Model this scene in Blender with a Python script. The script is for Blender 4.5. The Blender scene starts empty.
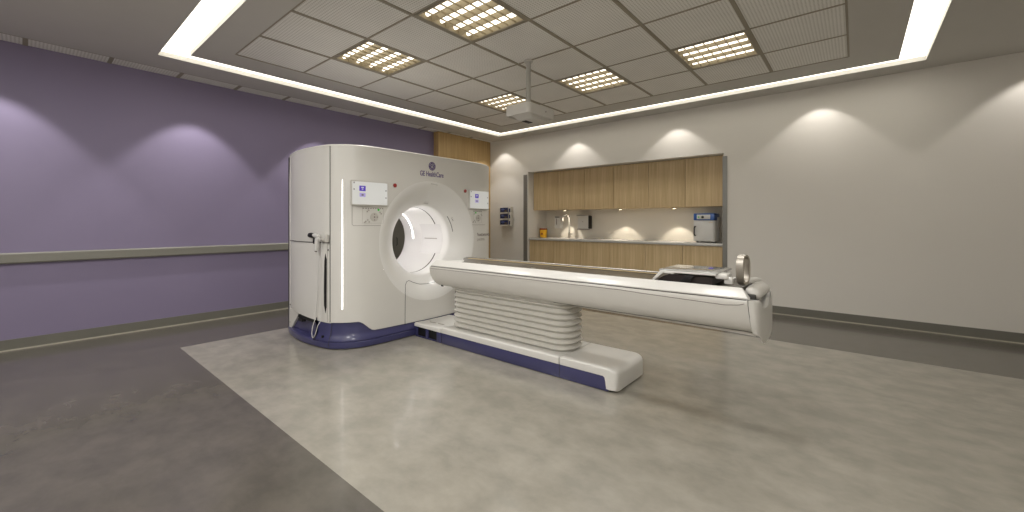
import bpy, bmesh, math, random
from math import sin, cos, pi, radians, atan2, hypot, sqrt
from mathutils import Vector, Matrix
random.seed(4)
S = bpy.context.scene
COL = S.collection
H = 3.054            # ceiling height
XL, YB = -6.42, 6.72  # left (purple) wall, back wall
XR, YN = 1.9, -1.6

# ------------------------------------------------------------------ materials
def lin(c):
    out = []
    for v in c[:3]:
        v /= 255.0
        out.append(v / 12.92 if v <= .04045 else ((v + .055) / 1.055) ** 2.4)
    return (*out, 1.0)

def mat(name, col, rough=.5, metal=0., coat=0., var=.04, scale=6., bump=0., bscale=200., emit=None, estr=0., trans=0., spec=None):
    m = bpy.data.materials.new(name); m.use_nodes = True
    nt = m.node_tree; N = nt.nodes; Lk = nt.links
    b = N['Principled BSDF']
    b.inputs['Roughness'].default_value = rough
    b.inputs['Metallic'].default_value = metal
    b.inputs['Coat Weight'].default_value = coat
    if coat: b.inputs['Coat Roughness'].default_value = .12
    if trans: b.inputs['Transmission Weight'].default_value = trans
    if spec is not None: b.inputs['Specular IOR Level'].default_value = spec
    tc = N.new('ShaderNodeTexCoord'); nz = N.new('ShaderNodeTexNoise')
    nz.inputs['Scale'].default_value = scale; nz.inputs['Detail'].default_value = 3
    Lk.new(tc.outputs['Object'], nz.inputs['Vector'])
    rp = N.new('ShaderNodeMapRange'); rp.inputs['To Min'].default_value = 1 - var; rp.inputs['To Max'].default_value = 1 + var
    Lk.new(nz.outputs['Fac'], rp.inputs['Value'])
    mx = N.new('ShaderNodeVectorMath'); mx.operation = 'SCALE'
    mx.inputs[0].default_value = lin(col)[:3]
    Lk.new(rp.outputs['Result'], mx.inputs['Scale'])
    Lk.new(mx.outputs['Vector'], b.inputs['Base Color'])
    if bump:
        n2 = N.new('ShaderNodeTexNoise'); n2.inputs['Scale'].default_value = bscale
        Lk.new(tc.outputs['Object'], n2.inputs['Vector'])
        bp = N.new('ShaderNodeBump'); bp.inputs['Strength'].default_value = bump; bp.inputs['Distance'].default_value = .002
        Lk.new(n2.outputs['Fac'], bp.inputs['Height']); Lk.new(bp.outputs['Normal'], b.inputs['Normal'])
    if emit:
        b.inputs['Emission Color'].default_value = lin(emit); b.inputs['Emission Strength'].default_value = estr
    return m

def wood_mat(name, c1, c2):
    m = bpy.data.materials.new(name); m.use_nodes = True
    nt = m.node_tree; N = nt.nodes; Lk = nt.links; b = N['Principled BSDF']
    b.inputs['Roughness'].default_value = .42
    tc = N.new('ShaderNodeTexCoord'); mp = N.new('ShaderNodeMapping'); mp.inputs['Scale'].default_value = (26, 26, .9)
    n1 = N.new('ShaderNodeTexNoise'); n1.inputs['Scale'].default_value = 1.; n1.inputs['Detail'].default_value = 5; n1.inputs['Roughness'].default_value = .65
    mp2 = N.new('ShaderNodeMapping'); mp2.inputs['Scale'].default_value = (110, 110, 2.5)
    n2 = N.new('ShaderNodeTexNoise'); n2.inputs['Scale'].default_value = 1.; n2.inputs['Detail'].default_value = 2
    Lk.new(tc.outputs['Object'], mp.inputs['Vector']); Lk.new(mp.outputs['Vector'], n1.inputs['Vector'])
    Lk.new(tc.outputs['Object'], mp2.inputs['Vector']); Lk.new(mp2.outputs['Vector'], n2.inputs['Vector'])
    ad = N.new('ShaderNodeMath'); ad.operation = 'MULTIPLY_ADD'; ad.inputs[1].default_value = .35
    Lk.new(n2.outputs['Fac'], ad.inputs[0]); Lk.new(n1.outputs['Fac'], ad.inputs[2])
    cr = N.new('ShaderNodeValToRGB'); cr.color_ramp.elements[0].position = .45; cr.color_ramp.elements[1].position = .9
    cr.color_ramp.elements[0].color = lin(c1); cr.color_ramp.elements[1].color = lin(c2)
    Lk.new(ad.outputs[0], cr.inputs['Fac']); Lk.new(cr.outputs['Color'], b.inputs['Base Color'])
    return m

def floor_mat():
    m = bpy.data.materials.new('polished_floor'); m.use_nodes = True
    nt = m.node_tree; N = nt.nodes; Lk = nt.links; b = N['Principled BSDF']
    tc = N.new('ShaderNodeTexCoord'); sx = N.new('ShaderNodeSeparateXYZ'); Lk.new(tc.outputs['Object'], sx.inputs[0])
    def rng(out, lo, hi):
        a = N.new('ShaderNodeMath'); a.operation = 'GREATER_THAN'; a.inputs[1].default_value = lo; Lk.new(out, a.inputs[0])
        c = N.new('ShaderNodeMath'); c.operation = 'LESS_THAN'; c.inputs[1].default_value = hi; Lk.new(out, c.inputs[0])
        d = N.new('ShaderNodeMath'); d.operation = 'MULTIPLY'; Lk.new(a.outputs[0], d.inputs[0]); Lk.new(c.outputs[0], d.inputs[1]); return d.outputs[0]
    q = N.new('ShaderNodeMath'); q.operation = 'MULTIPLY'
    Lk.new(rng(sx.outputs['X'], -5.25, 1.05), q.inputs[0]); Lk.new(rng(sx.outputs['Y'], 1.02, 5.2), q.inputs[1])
    mp = N.new('ShaderNodeMapping'); mp.inputs['Scale'].default_value = (2.0, 2.6, 1); Lk.new(tc.outputs['Object'], mp.inputs['Vector'])
    n1 = N.new('ShaderNodeTexNoise'); n1.inputs['Scale'].default_value = 2.2; n1.inputs['Detail'].default_value = 7; n1.inputs['Roughness'].default_value = .62; n1.inputs['Distortion'].default_value = .15
    Lk.new(mp.outputs['Vector'], n1.inputs['Vector'])
    def ramp(a, c_):
        r = N.new('ShaderNodeValToRGB'); r.color_ramp.elements[0].position = .36; r.color_ramp.elements[1].position = .66
        r.color_ramp.elements[0].color = lin(a); r.color_ramp.elements[1].color = lin(c_); Lk.new(n1.outputs['Fac'], r.inputs['Fac']); return r.outputs['Color']
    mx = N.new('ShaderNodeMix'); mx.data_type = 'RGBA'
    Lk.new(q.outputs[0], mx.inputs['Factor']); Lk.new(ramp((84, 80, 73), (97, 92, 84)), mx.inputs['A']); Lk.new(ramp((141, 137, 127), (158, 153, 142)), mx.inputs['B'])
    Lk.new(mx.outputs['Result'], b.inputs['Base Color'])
    mr = N.new('ShaderNodeMapRange'); mr.inputs['To Min'].default_value = .14; mr.inputs['To Max'].default_value = .26
    Lk.new(n1.outputs['Fac'], mr.inputs['Value']); Lk.new(mr.outputs['Result'], b.inputs['Roughness'])
    b.inputs['Specular IOR Level'].default_value = .4; b.inputs['Coat Weight'].default_value = .22; b.inputs['Coat Roughness'].default_value = .05
    return m

def tile_mat():
    m = bpy.data.materials.new('perforated_tile'); m.use_nodes = True
    nt = m.node_tree; N = nt.nodes; Lk = nt.links; b = N['Principled BSDF']; b.inputs['Roughness'].default_value = .75
    tc = N.new('ShaderNodeTexCoord'); sx = N.new('ShaderNodeSeparateXYZ'); Lk.new(tc.outputs['Object'], sx.inputs[0])
    def dot(out):
        a = N.new('ShaderNodeMath'); a.operation = 'MULTIPLY'; a.inputs[1].default_value = 2 * pi / .0262; Lk.new(out, a.inputs[0])
        c = N.new('ShaderNodeMath'); c.operation = 'COSINE'; Lk.new(a.outputs[0], c.inputs[0]); return c.outputs[0]
    ad = N.new('ShaderNodeMath'); ad.operation = 'ADD'; Lk.new(dot(sx.outputs['X']), ad.inputs[0]); Lk.new(dot(sx.outputs['Y']), ad.inputs[1])
    mr = N.new('ShaderNodeMapRange'); mr.inputs['From Min'].default_value = .4; mr.inputs['From Max'].default_value = 1.2
    Lk.new(ad.outputs[0], mr.inputs['Value'])
    nz = N.new('ShaderNodeTexNoise'); nz.inputs['Scale'].default_value = 3; Lk.new(tc.outputs['Object'], nz.inputs['Vector'])
    cr = N.new('ShaderNodeMix'); cr.data_type = 'RGBA'; cr.inputs['A'].default_value = lin((236, 234, 229)); cr.inputs['B'].default_value = lin((200, 197, 190))
    Lk.new(mr.outputs['Result'], cr.inputs['Factor'])
    m2 = N.new('ShaderNodeMapRange'); m2.inputs['To Min'].default_value = .93; m2.inputs['To Max'].default_value = 1.05; Lk.new(nz.outputs['Fac'], m2.inputs['Value'])
    sc = N.new('ShaderNodeVectorMath'); sc.operation = 'SCALE'; Lk.new(cr.outputs['Result'], sc.inputs[0]); Lk.new(m2.outputs['Result'], sc.inputs['Scale'])
    Lk.new(sc.outputs['Vector'], b.inputs['Base Color'])
    return m

M = dict(
    purple=mat('purple_paint', (133, 123, 150), .55, bump=.15, var=.02, scale=2),
    wall=mat('warm_white_paint', (221, 217, 210), .6, bump=.12, var=.02, scale=2),
    plaster=mat('ceiling_plaster', (196, 193, 187), .7, bump=.1, var=.03, scale=3),
    grid=mat('ceiling_joint', (152, 144, 128), .6),
    tile=tile_mat(), floor=floor_mat(),
    base=mat('vinyl_skirting', (112, 110, 101), .45),
    bead=mat('skirting_bead', (178, 172, 158), .4),
    rail=mat('wall_rail_vinyl', (128, 126, 117), .45),
    oak=wood_mat('oak_veneer', (184, 158, 116), (216, 193, 152)),
    oakpanel=wood_mat('oak_panel', (170, 140, 90), (198, 168, 118)),
    joint=mat('dark_joint', (38, 34, 30), .6),
    white=mat('gloss_white_shell', (216, 214, 209), .36, coat=.25, var=.012),
    white2=mat('satin_white_shell', (206, 203, 197), .38, coat=.25, var=.015),
    bore=mat('bore_white', (232, 231, 228), .3, coat=.4, var=.01),
    boreband=mat('bore_reflection', (233, 232, 230), .2, coat=.5, var=.005),
    seam=mat('shell_seam', (60, 58, 55), .6),
    blue=mat('violet_blue_shell', (58, 58, 100), .32, coat=.5, var=.04),
    black=mat('black_rubber', (14, 13, 13), .5),
    bellow=mat('grey_bellows', (200, 197, 189), .35, coat=.3, var=.02),
    pad=mat('dark_table_pad', (72, 66, 58), .3, coat=.35, var=.12, scale=9),
    padin=mat('dark_foam', (40, 30, 26), .5, var=.2),
    strap=mat('tan_strap', (206, 184, 140), .5),
    tapm=mat('polished_chrome', (226, 222, 214), .25, metal=.6),
    chrome=mat('brushed_steel', (190, 184, 174), .34, metal=1., var=.05),
    steel=mat('grey_steel', (128, 126, 122), .4, metal=.6),
    polegrey=mat('pole_grey', (176, 174, 168), .4),
    board=mat('frosted_board', (168, 168, 164), .12, coat=.8, var=.1, scale=14),
    screen=mat('display_face', (190, 191, 190), .25, emit=(236, 236, 232), estr=.36),
    icon=mat('display_violet', (70, 50, 160), .4, emit=(82, 58, 175), estr=.5),
    icon2=mat('display_lilac', (150, 140, 190), .4, emit=(165, 155, 205), estr=.5),
    logo=mat('logo_purple', (72, 48, 118), .4),
    inkgrey=mat('grey_print', (120, 112, 108), .5),
    inklight=mat('light_grey_print', (168, 162, 156), .5),
    red=mat('red_button', (150, 30, 30), .3, coat=.5),
    green=mat('green_light', (40, 150, 40), .3, emit=(50, 170, 50), estr=.6),
    key=mat('key_grey', (196, 192, 185), .4),
    worktop=mat('grey_worktop', (196, 194, 190), .25, coat=.3),
    splash=mat('niche_paint', (226, 221, 211), .45, var=.01),
    guard=mat('corner_guard_grey', (132, 131, 127), .35, metal=.4),
    bluetop=mat('cobalt_enamel', (40, 92, 172), .35, coat=.4),
    offwhite=mat('off_white_enamel', (214, 213, 210), .35, coat=.3),
    yellow=mat('yellow_plastic', (238, 182, 30), .4, coat=.2),
    redlid=mat('red_plastic', (140, 34, 26), .4),
    navy=mat('navy_card', (36, 46, 92), .5, var=.2, scale=40),
    glove=mat('blue_glove', (112, 124, 178), .6, var=.25, scale=60),
    cardgrey=mat('photo_brown_card', (92, 82, 78), .5, var=.3, scale=60),
    acryl=mat('pale_holder', (205, 200, 190), .3),
    locker=mat('dark_grey_locker', (112, 110, 100), .5),
    glow=mat('cove_diffuser', (255, 250, 235), .5, emit=(255, 251, 238), estr=3.0),
    tube=mat('fluorescent_tube', (255, 250, 240), .4, emit=(255, 248, 232), estr=2.4),
    ledstrip=mat('led_strip', (255, 255, 255), .4, emit=(255, 250, 248), estr=3.),
    arcglow=mat('arc_reflection_glow', (255, 255, 255), .4, emit=(255, 250, 248), estr=3.5),  # glow standing for a glossy reflection in the bore
    borefill=mat('bore_fill_glow', (255, 255, 255), .4, emit=(255, 250, 248), estr=15.),  # added glow that brightens the bore from hidden arcs
    puck=mat('puck_lens', (255, 250, 240), .4, emit=(255, 236, 200), estr=8.),
    reflector=mat('warm_reflector', (172, 160, 134), .5, metal=.0),
)

# ------------------------------------------------------------------ helpers
class MB:
    """collects geometry in world coordinates, builds ONE mesh object"""
    def __init__(s): s.v = []; s.f = []; s.mi = []; s.cur = 0
    def add(s, vs, fs):
        o = len(s.v); s.v += [Vector(p) for p in vs]; s.f += [[i + o for i in f] for f in fs]; s.mi += [s.cur] * len(fs); return s
    def box(s, x0, x1, y0, y1, z0, z1, bev=0., seg=2):
        bm = bmesh.new(); bmesh.ops.create_cube(bm, size=1)
        for v in bm.verts:
            v.co = Vector(((x0 + x1) / 2 + v.co.x * (x1 - x0), (y0 + y1) / 2 + v.co.y * (y1 - y0), (z0 + z1) / 2 + v.co.z * (z1 - z0)))
        if bev: bmesh.ops.bevel(bm, geom=bm.edges[:], offset=bev, segments=seg, affect='EDGES', profile=.5)
        return s.bm(bm)
    def bm(s, bm, mtx=None):
        bm.verts.index_update()
        vs = [(mtx @ v.co if mtx else v.co.copy()) for v in bm.verts]
        s.add(vs, [[v.index for v in f.verts] for f in bm.faces]); bm.free(); return s
    def loft(s, rings, closed=True, cap=True):
        n = len(rings[0]); vs = [p for r in rings for p in r]; fs = []
        for i in range(len(rings) - 1):
            for j in range(n if closed else n - 1):
                k = (j + 1) % n
                fs.append([i * n + j, i * n + k, (i + 1) * n + k, (i + 1) * n + j])
        if cap and closed:
            fs.append(list(range(n))[::-1]); fs.append([(len(rings) - 1) * n + j for j in range(n)])
        return s.add(vs, fs)
    def tube(s, pts, r, n=10, closed=False):
        P = [Vector(p) for p in pts]; rings = []
        up = None
        for i, p in enumerate(P):
            a = P[i - 1] if (i > 0 or closed) else p; b = P[(i + 1) % len(P)] if (i < len(P) - 1 or closed) else p
            t = (b - a).normalized()
            if up is None:
                up = Vector((0, 0, 1)) if abs(t.z) < .9 else Vector((1, 0, 0))
            u = up - t * up.dot(t)
            if u.length < 1e-4: u = t.orthogonal()
            u.normalize(); up = u; w = t.cross(u)
            rr = r[i] if isinstance(r, (list, tuple)) else r
            rings.append([p + u * cos(2 * pi * k / n) * rr + w * sin(2 * pi * k / n) * rr for k in range(n)])
        if closed: rings.append(rings[0]); return s.loft(rings, cap=False)
        return s.loft(rings)
    def cyl(s, p0, p1, r, n=24, r2=None, bev=0.):
        p0 = Vector(p0); p1 = Vector(p1)
        if bev:
            t = (p1 - p0).normalized()
            r2 = r if r2 is None else r2
            return s.tube([p0, p0 + t * .0001, p0 + t * bev, p1 - t * bev, p1 - t * .0001, p1], [r - bev, r - bev, r, r2, r2 - bev, r2 - bev], n)
        return s.tube([p0, p1], [r, r if r2 is None else r2], n)
    def prism(s, poly, axis, a, b, bev=0.):
        """extrude 2D polygon along axis. axis 'x': poly=(y,z); 'y': (x,z); 'z': (x,y)"""
        def P(q, t): return {'x': (t, q[0], q[1]), 'y': (q[0], t, q[1]), 'z': (q[0], q[1], t)}[axis]
        bm = bmesh.new(); vs = [bm.verts.new(P(q, a)) for q in poly]; ws = [bm.verts.new(P(q, b)) for q in poly]
        bm.faces.new(vs[::-1]); bm.faces.new(ws)
        for i in range(len(poly)):
            j = (i + 1) % len(poly); bm.faces.new([vs[i], vs[j], ws[j], ws[i]])
        if bev: bmesh.ops.bevel(bm, geom=bm.edges[:], offset=bev, segments=2, affect='EDGES', profile=.5)
        return s.bm(bm)
    def build(s, name, material, parent=None, smooth=40, weld=False):
        off = Vector((0, 0, 0)); q = parent
        while q is not None: off += q.location; q = q.parent
        me = bpy.data.meshes.new(name)
        me.from_pydata([v - off for v in s.v], [], s.f)
        ms = material if isinstance(material, (list, tuple)) else [material]
        for m_ in ms: me.materials.append(m_)
        if len(ms) > 1: me.polygons.foreach_set('material_index', s.mi)
        bm = bmesh.new(); bm.from_mesh(me)
        if weld: bmesh.ops.remove_doubles(bm, verts=bm.verts[:], dist=1e-5)
        bmesh.ops.recalc_face_normals(bm, faces=bm.faces[:]); bm.to_mesh(me); bm.free()
        if smooth:
            me.polygons.foreach_set('use_smooth', [True] * len(me.polygons)); me.set_sharp_from_angle(angle=radians(smooth))
        me.update()
        o = bpy.data.objects.new(name, me); COL.objects.link(o)
        if parent: o.parent = parent
        return o

def thing(name, label, cat, loc=(0, 0, 0), group=None):
    o = bpy.data.objects.new(name, None); COL.objects.link(o); o.location = loc; o.empty_display_size = .1
    o['label'] = label; o['category'] = cat
    if group: o['group'] = group
    return o
def rebase(o, loc):
    d = Vector(loc); o.data.transform(Matrix.Translation(-d)); o.location = d; return o
def tag(o, label, cat, group=None, loc=None):
    o['label'] = label; o['category'] = cat
    if group: o['group'] = group
    if loc: rebase(o, loc)
    return o
def struct(name, mb, m, parent=None, smooth=0):
    o = mb.build(name, m, parent, smooth=smooth)
    if not parent: o['kind'] = 'structure'
    return o
def kids(o): return [c for c in bpy.data.objects if c.parent == o]
def copy_tree(o, parent=None):
    c = o.copy(); COL.objects.link(c); c.parent = parent
    for ch in kids(o): copy_tree(ch, c)
    return c
def text_mb(txt, size, origin, xdir, ydir, depth=.002, align='LEFT', mb=None, bold=0.):
    cu = bpy.data.curves.new('t', 'FONT'); cu.body = txt; cu.size = size; cu.extrude = depth; cu.align_x = align; cu.offset = bold
    o = bpy.data.objects.new('t', cu); COL.objects.link(o)
    dg = bpy.context.evaluated_depsgraph_get(); me = o.evaluated_get(dg).to_mesh()
    x = Vector(xdir); y = Vector(ydir); n = x.cross(y); O = Vector(origin)
    vs = [O + x * v.co.x + y * v.co.y + n * v.co.z for v in me.vertices]; fs = [list(p.vertices) for p in me.polygons]
    o.evaluated_get(dg).to_mesh_clear()
    bpy.data.objects.remove(o); bpy.data.curves.remove(cu)
    mb = mb or MB(); mb.add(vs, fs); return mb

# ------------------------------------------------------------------ room shell
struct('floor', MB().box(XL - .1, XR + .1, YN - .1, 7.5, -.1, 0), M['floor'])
struct('wall_left', MB().box(XL - .1, XL, YN, 7.5, 0, H + .12), M['purple'])
struct('wall_right', MB().box(XR, XR + .1, YN, 7.5, 0, H + .12), M['wall'])
struct('wall_front', MB().box(XL, XR, YN - .1, YN, 0, H + .12), M['wall'])
NX0, NX1, NZ, NY = -5.205, -1.515, 2.305, 7.38     # niche
wb = MB()
wb.box(XL, NX0, YB, NY + .1, 0, H + .12); wb.box(NX1, XR, YB, NY + .1, 0, H + .12)
wb.box(NX0, NX1, YB, NY + .1, NZ, H + .12); 
struct('wall_back', wb, M['wall'])
struct('wall_niche', MB().box(NX0, NX1, NY, NY + .1, 0, NZ), M['splash'])
# oak clad return on the left wall
ow = MB(); ow.box(XL, -6.27, 5.235, YB, 0, H)
struct('wall_oak_panel', ow, M['oakpanel'])
for side, bx in (('left', [(XL, XL + .012, YN, 5.23)]),):
    b = MB(); b.box(XL, XL + .012, YN, 5.235, 0, .11)
    struct('baseboard_left', b, M['base']); b = MB(); b.box(XL, XL + .022, YN, 5.235, 0, .011)
    struct('trim_1', b, M['bead'])
b = MB(); b.box(-6.27, NX0 - .02, YB - .012, YB, 0, .11); b.box(NX1 + .055, XR, YB - .012, YB, 0, .11); struct('baseboard_back', b, M['base'])
b = MB(); b.box(-6.27, NX0 - .02, YB - .022, YB, 0, .011); b.box(NX1 + .055, XR, YB - .022, YB, 0, .011); struct('trim_2', b, M['bead'])
# crash rail
r = MB(); r.prism([(XL, .862), (XL + .035, .862), (XL + .045, .875), (XL + .045, .955), (XL + .035, .968), (XL, .968)], 'y', YN, 5.235)
tag(r.build('wall_rail', M['rail'], smooth=30), 'long grey-green protective rail running along the purple wall', 'wall rail', loc=(XL, 2, .91))
# niche corner guards
for x0, x1, lab in ((-5.318, -5.222, 'grey metal corner guard on the wall left of the oak cabinets'), (NX1 - .012, NX1 + .052, 'grey metal corner guard on the wall right of the oak cabinets')):
    g = MB(); g.box(x0, x1, YB - .012, YB - .001, .115, 2.256, .003, 1)
    tag(g.build('corner_guard', M['guard']), lab, 'corner guard', loc=((x0 + x1) / 2, YB - .005, .115))

# ---- ceiling: plaster rings, light slot, tile field
SX0, SX1, SY0, SY1 = -5.69, .59, .92, 6.37       # slot outer
TX0, TX1, TY0, TY1 = -5.46, .36, 1.15, 6.155      # slot inner
GX = [-5.05, -4.37, -3.645, -2.925, -2.205, -1.485, -.765, -.06]
GY = [1.45, 2.15, 2.87, 3.59, 4.31, 5.035, 5.72]
def ring_boxes(mb, o, i, z0, z1):
    mb.box(o[0], o[1], o[2], i[2], z0, z1); mb.box(o[0], o[1], i[3], o[3], z0, z1)
    mb.box(o[0], i[0], i[2], i[3], z0, z1); mb.box(i[1], o[1], i[2], i[3], z0, z1)
STX = -6.155      # tiled strip beside left wall
c = MB(); ring_boxes(c, (STX, XR, YN, YB), (SX0, SX1, SY0, SY1), H, H + .12)
ring_boxes(c, (TX0, TX1, TY0, TY1), (GX[0], GX[-1], GY[0], GY[-1]), H, H + .12)
ceil = struct('ceiling', c, M['plaster'])
c = MB(); c.box(XL - .1, XR + .1, YN - .1, 7.5, H + .12, H + .2); struct('ceiling_slab', c, M['plaster'], ceil)
LIT = [(1, 1), (1, 3), (1, 5), (4, 1), (4, 3), (4, 5)]
t = MB()
for i in range(6):
    for j in range(7):
        if (i, j) not in LIT: t.box(GX[j], GX[j + 1], GY[i], GY[i + 1], H + .004, H + .02)
t.box(XL, STX, YN, YB, H + .004, H + .02)
struct('ceiling_tile', t, M['tile'], ceil)
g = MB()
for k, x in enumerate(GX):
    w = .017 if 0 < k < 7 else .009
    g.box(x - w, x + w, GY[0], GY[-1], H - .002, H + .012)
for k, y in enumerate(GY):
    w = .009 if 0 < k < 6 else .007
    g.box(GX[0], GX[-1], y - w, y + w, H - .0015, H + .011)
g.box(STX - .012, STX, YN, YB, H - .001, H + .012)
yy = 1.225 - .606 * 4
while yy < 6.6:
    g.box(XL, STX, yy - .018, yy + .018, H - .0012, H + .011); yy += .606
struct('ceiling_joint', g, M['grid'], ceil)
# cove slot light
cv = thing('cove_light', 'continuous glowing warm-white light slot framing the tiled ceiling', 'ceiling light', (-2.55, 3.64, H + .05))
d = MB(); ring_boxes(d, (SX0 + .001, SX1 - .001, SY0 + .001, SY1 - .001), (TX0 - .001, TX1 + .001, TY0 - .001, TY1 + .001), H + .05, H + .07)
d.build('diffuser', M['glow'], cv, smooth=0)

# troffers
lights_lab = {
 (1, 1): 'louvred four-tube ceiling light nearest the purple wall, bright tubes showing',
 (1, 3): 'large louvred four-tube ceiling light at the top edge of the photo, left of the middle',
 (1, 5): 'louvred ceiling light above the top edge of the photo',
 (4, 1): 'small louvred ceiling light beside the hanging white camera unit',
 (4, 3): 'louvred ceiling light in the middle of the far row, right of the hanging pole',
 (4, 5): 'rightmost louvred ceiling light in the far row of the tiled ceiling'}
def troffer(loc):
    x, y, z = loc; hx, hy = .338, .338
    L = thing('ceiling_light', '', 'ceiling light', loc, 'square louvred fluorescent lights in the tiled ceiling')
    h = MB(); h.box(x - hx, x + hx, y - hy, y + hy, z + .085, z + .095)
    for a, b_, c_, d_ in ((x - hx, x - hx + .006, y - hy, y + hy), (x + hx - .006, x + hx, y - hy, y + hy), (x - hx, x + hx, y - hy, y - hy + .006), (x - hx, x + hx, y + hy - .006, y + hy)):
        h.box(a, b_, c_, d_, z, z + .09)
    h.build('housing', M['reflector'], L, smooth=0)
    f = MB(); ring_boxes(f, (x - hx - .006, x + hx + .006, y - hy - .006, y + hy + .006), (x - hx + .012, x + hx - .012, y - hy + .012, y + hy - .012), z - .003, z + .006)
    f.build('frame', M['grid'], L, smooth=0)
    ch = 2 * (hy - .012) / 4
    for k in range(4):
        yc = y - hy + .012 + ch * (k + .5)
        MB().cyl((x - hx + .035, yc, z + .034), (x + hx - .035, yc, z + .034), .019, 12).build('tube', M['tube'], L)
        e = MB(); e.tube([(x - hx + .05, yc - .02, z + .08), (x - hx + .05, yc - .022, z + .05), (x - hx + .05, yc, z + .04), (x - hx + .05, yc + .022, z + .05), (x - hx + .05, yc + .02, z + .08)], .0045, 6)
        e.build('tube_clip', M['joint'], L)
    lv = MB()
    for k in range(5):   # parabolic long reflectors
        yc = y - hy + .012 + ch * k
        w = .016
        lv.prism([(yc - w, z + .045), (yc - .003, z + .004), (yc + .003, z + .004), (yc + w, z + .045)], 'x', x - hx + .008, x + hx - .008)
    nb = 7
    for k in range(1, nb):
        xc = x - hx + .012 + 2 * (hx - .012) / nb * k
        lv.prism([(xc - .003, z + .017), (xc - .001, z + .001), (xc + .001, z + .001), (xc + .003, z + .017)], 'y', y - hy + .01, y + hy - .01)
    lv.build('louvre', M['reflector'], L, smooth=0)
    return L
cells = [((GX[j] + GX[j + 1]) / 2, (GY[i] + GY[i + 1]) / 2, H) for i, j in LIT]
L0 = troffer(cells[0]); L0['label'] = lights_lab[LIT[0]]
for ij, c_ in list(zip(LIT, cells))[1:]:
    if ij == (1, 5): continue
    o = copy_tree(L0); o.location = c_; o['label'] = lights_lab[ij]
# the sixth one sits above the frame: keep its lamp so that the right half of the room is lit as in the photo
o = copy_tree(L0); o.location = cells[2]; o['label'] = lights_lab[(1, 5)]

# ------------------------------------------------------------------ hanging camera unit
px, py = -2.77, 3.585
P = thing('ceiling_camera', 'white box-shaped camera unit hanging from the ceiling on a grey pole', 'camera', (px, py, H))
MB().cyl((px, py, 2.53), (px, py, H - .001), .025, 20).build('pole', M['polegrey'], P)
MB().cyl((px, py, H - .02), (px, py, H - .002), .05, 24, bev=.004).build('ceiling_plate', M['white2'], P)
x0, x1, y0, y1, z0, z1 = -2.94, -2.60, 3.375, 3.86, 2.42, 2.535
def rrect(x0, x1, y0, y1, r, n=6):
    out = []
    for cx, cy, a0 in ((x1 - r, y1 - r, 0), (x0 + r, y1 - r, 90), (x0 + r, y0 + r, 180), (x1 - r, y0 + r, 270)):
        for k in range(n + 1):
            a = radians(a0 + 90 * k / n); out.append((cx + r * cos(a), cy + r * sin(a)))
    return out
def rloft(mb, specs, r):
    rings = []
    for (a, b, c_, d_, z) in specs: rings.append([Vector((u, v, z)) for u, v in rrect(a, b, c_, d_, r)])
    return mb.loft(rings)
m_ = MB()
rloft(m_, [(x0 + .012, x1 - .012, y0 + .012, y1 - .012, z1), (x0 + .003, x1 - .003, y0 + .003, y1 - .003, z1 - .004), (x0, x1, y0, y1, z1 - .014), (x0, x1, y0, y1, z0 + .008), (x0 + .006, x1 - .006, y0 + .006, y1 - .006, z0), (x0 + .018, x1 - .018, y0 + .018, y1 - .018, z0), (x0 + .024, x1 - .024, y0 + .024, y1 - .024, z0 + .02)], .05)
m_.build('housing', M['white2'], P)
m_ = MB(); rloft(m_, [(x0 + .03, x1 - .03, y0 + .05, y1 - .03, z0 + .03), (x0 + .08, x1 - .05, y0 + .12, y1 - .06, z0 - .024), (x0 + .09, x1 - .06, y0 + .13, y1 - .07, z0 - .028)], .03)
m_.build('lens_housing', M['white2'], P)
MB().box(x0 + .10, x0 + .16, y0 + .18, y0 + .30, z0 - .034, z0 - .026, .003).build('lens_window', M['joint'], P)
MB().cyl((x1 - .002, y0 + .3, z1 - .055), (x1 + .003, y0 + .3, z1 - .055), .008, 12).build('indicator', M['inkgrey'], P)

# ------------------------------------------------------------------ CT gantry
CY, CZB = 3.07, 1.058
G = thing('ct_scanner', 'large white scanner gantry with round bore and violet-blue base', 'medical scanner', (-4.5, CY, 0))
def XF(s): return -3.80 - (.22 if s < 0 else .12) * (abs(s) / 1.1) ** 8
def FUN(R):
    if R >= .69: return 0.
    return -.17 * min(1, (.69 - R) / .27) ** 1.6
def surfx(y, z):
    s = y - CY; R = hypot(s, z - CZB)
    return XF(s) + FUN(R)
def YS(x): return 1.905 + .10 * ((x + 4.5) / .6) ** 2
HW = 1.098; ZT = 2.035
def zbot(s):   # lower edge of the front cover
    s = abs(s)
    if s > .90: return .268
    if s < .735: return .15 + .01 * (s / .735)
    t_ = (s - .735) / (.165); t_ = t_ * t_ * (3 - 2 * t_); return .16 + (.268 - .16) * t_
# front cover with hole: angular fan from circle to outline
N = 220; fr = MB()
def outline_hit(a):
    ds, dz = cos(a), sin(a); lo, hi = .69, 3.
    def inside(r):
        s_, z_ = ds * r, CZB + dz * r
        return abs(s_) <= HW and z_ <= ZT and z_ >= zbot(s_)
    for _ in range(40):
        m2 = (lo + hi) / 2
        if inside(m2): lo = m2
        else: hi = m2
    return lo
angs = sorted(set([2 * pi * k / N for k in range(N)] + [atan2(zz - CZB, ss) % (2 * pi) for ss in (HW, -HW) for zz in (ZT, .268)] + [atan2(zbot(ss) - CZB, ss) % (2 * pi) for ss in [q * u for u in (.735, .76, .8, .84, .87, .90) for q in (1, -1)]]))
rings = []
hit = [outline_hit(a) for a in angs]
for k in range(12):
    t_ = k / 11
    ring = []
    for a, hr in zip(angs, hit):
        r_ = .69 + (hr - .69) * t_; s_ = cos(a) * r_; z_ = CZB + sin(a) * r_
        ring.append(Vector((XF(s_), CY + s_, z_)))
    rings.append(ring)
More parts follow.
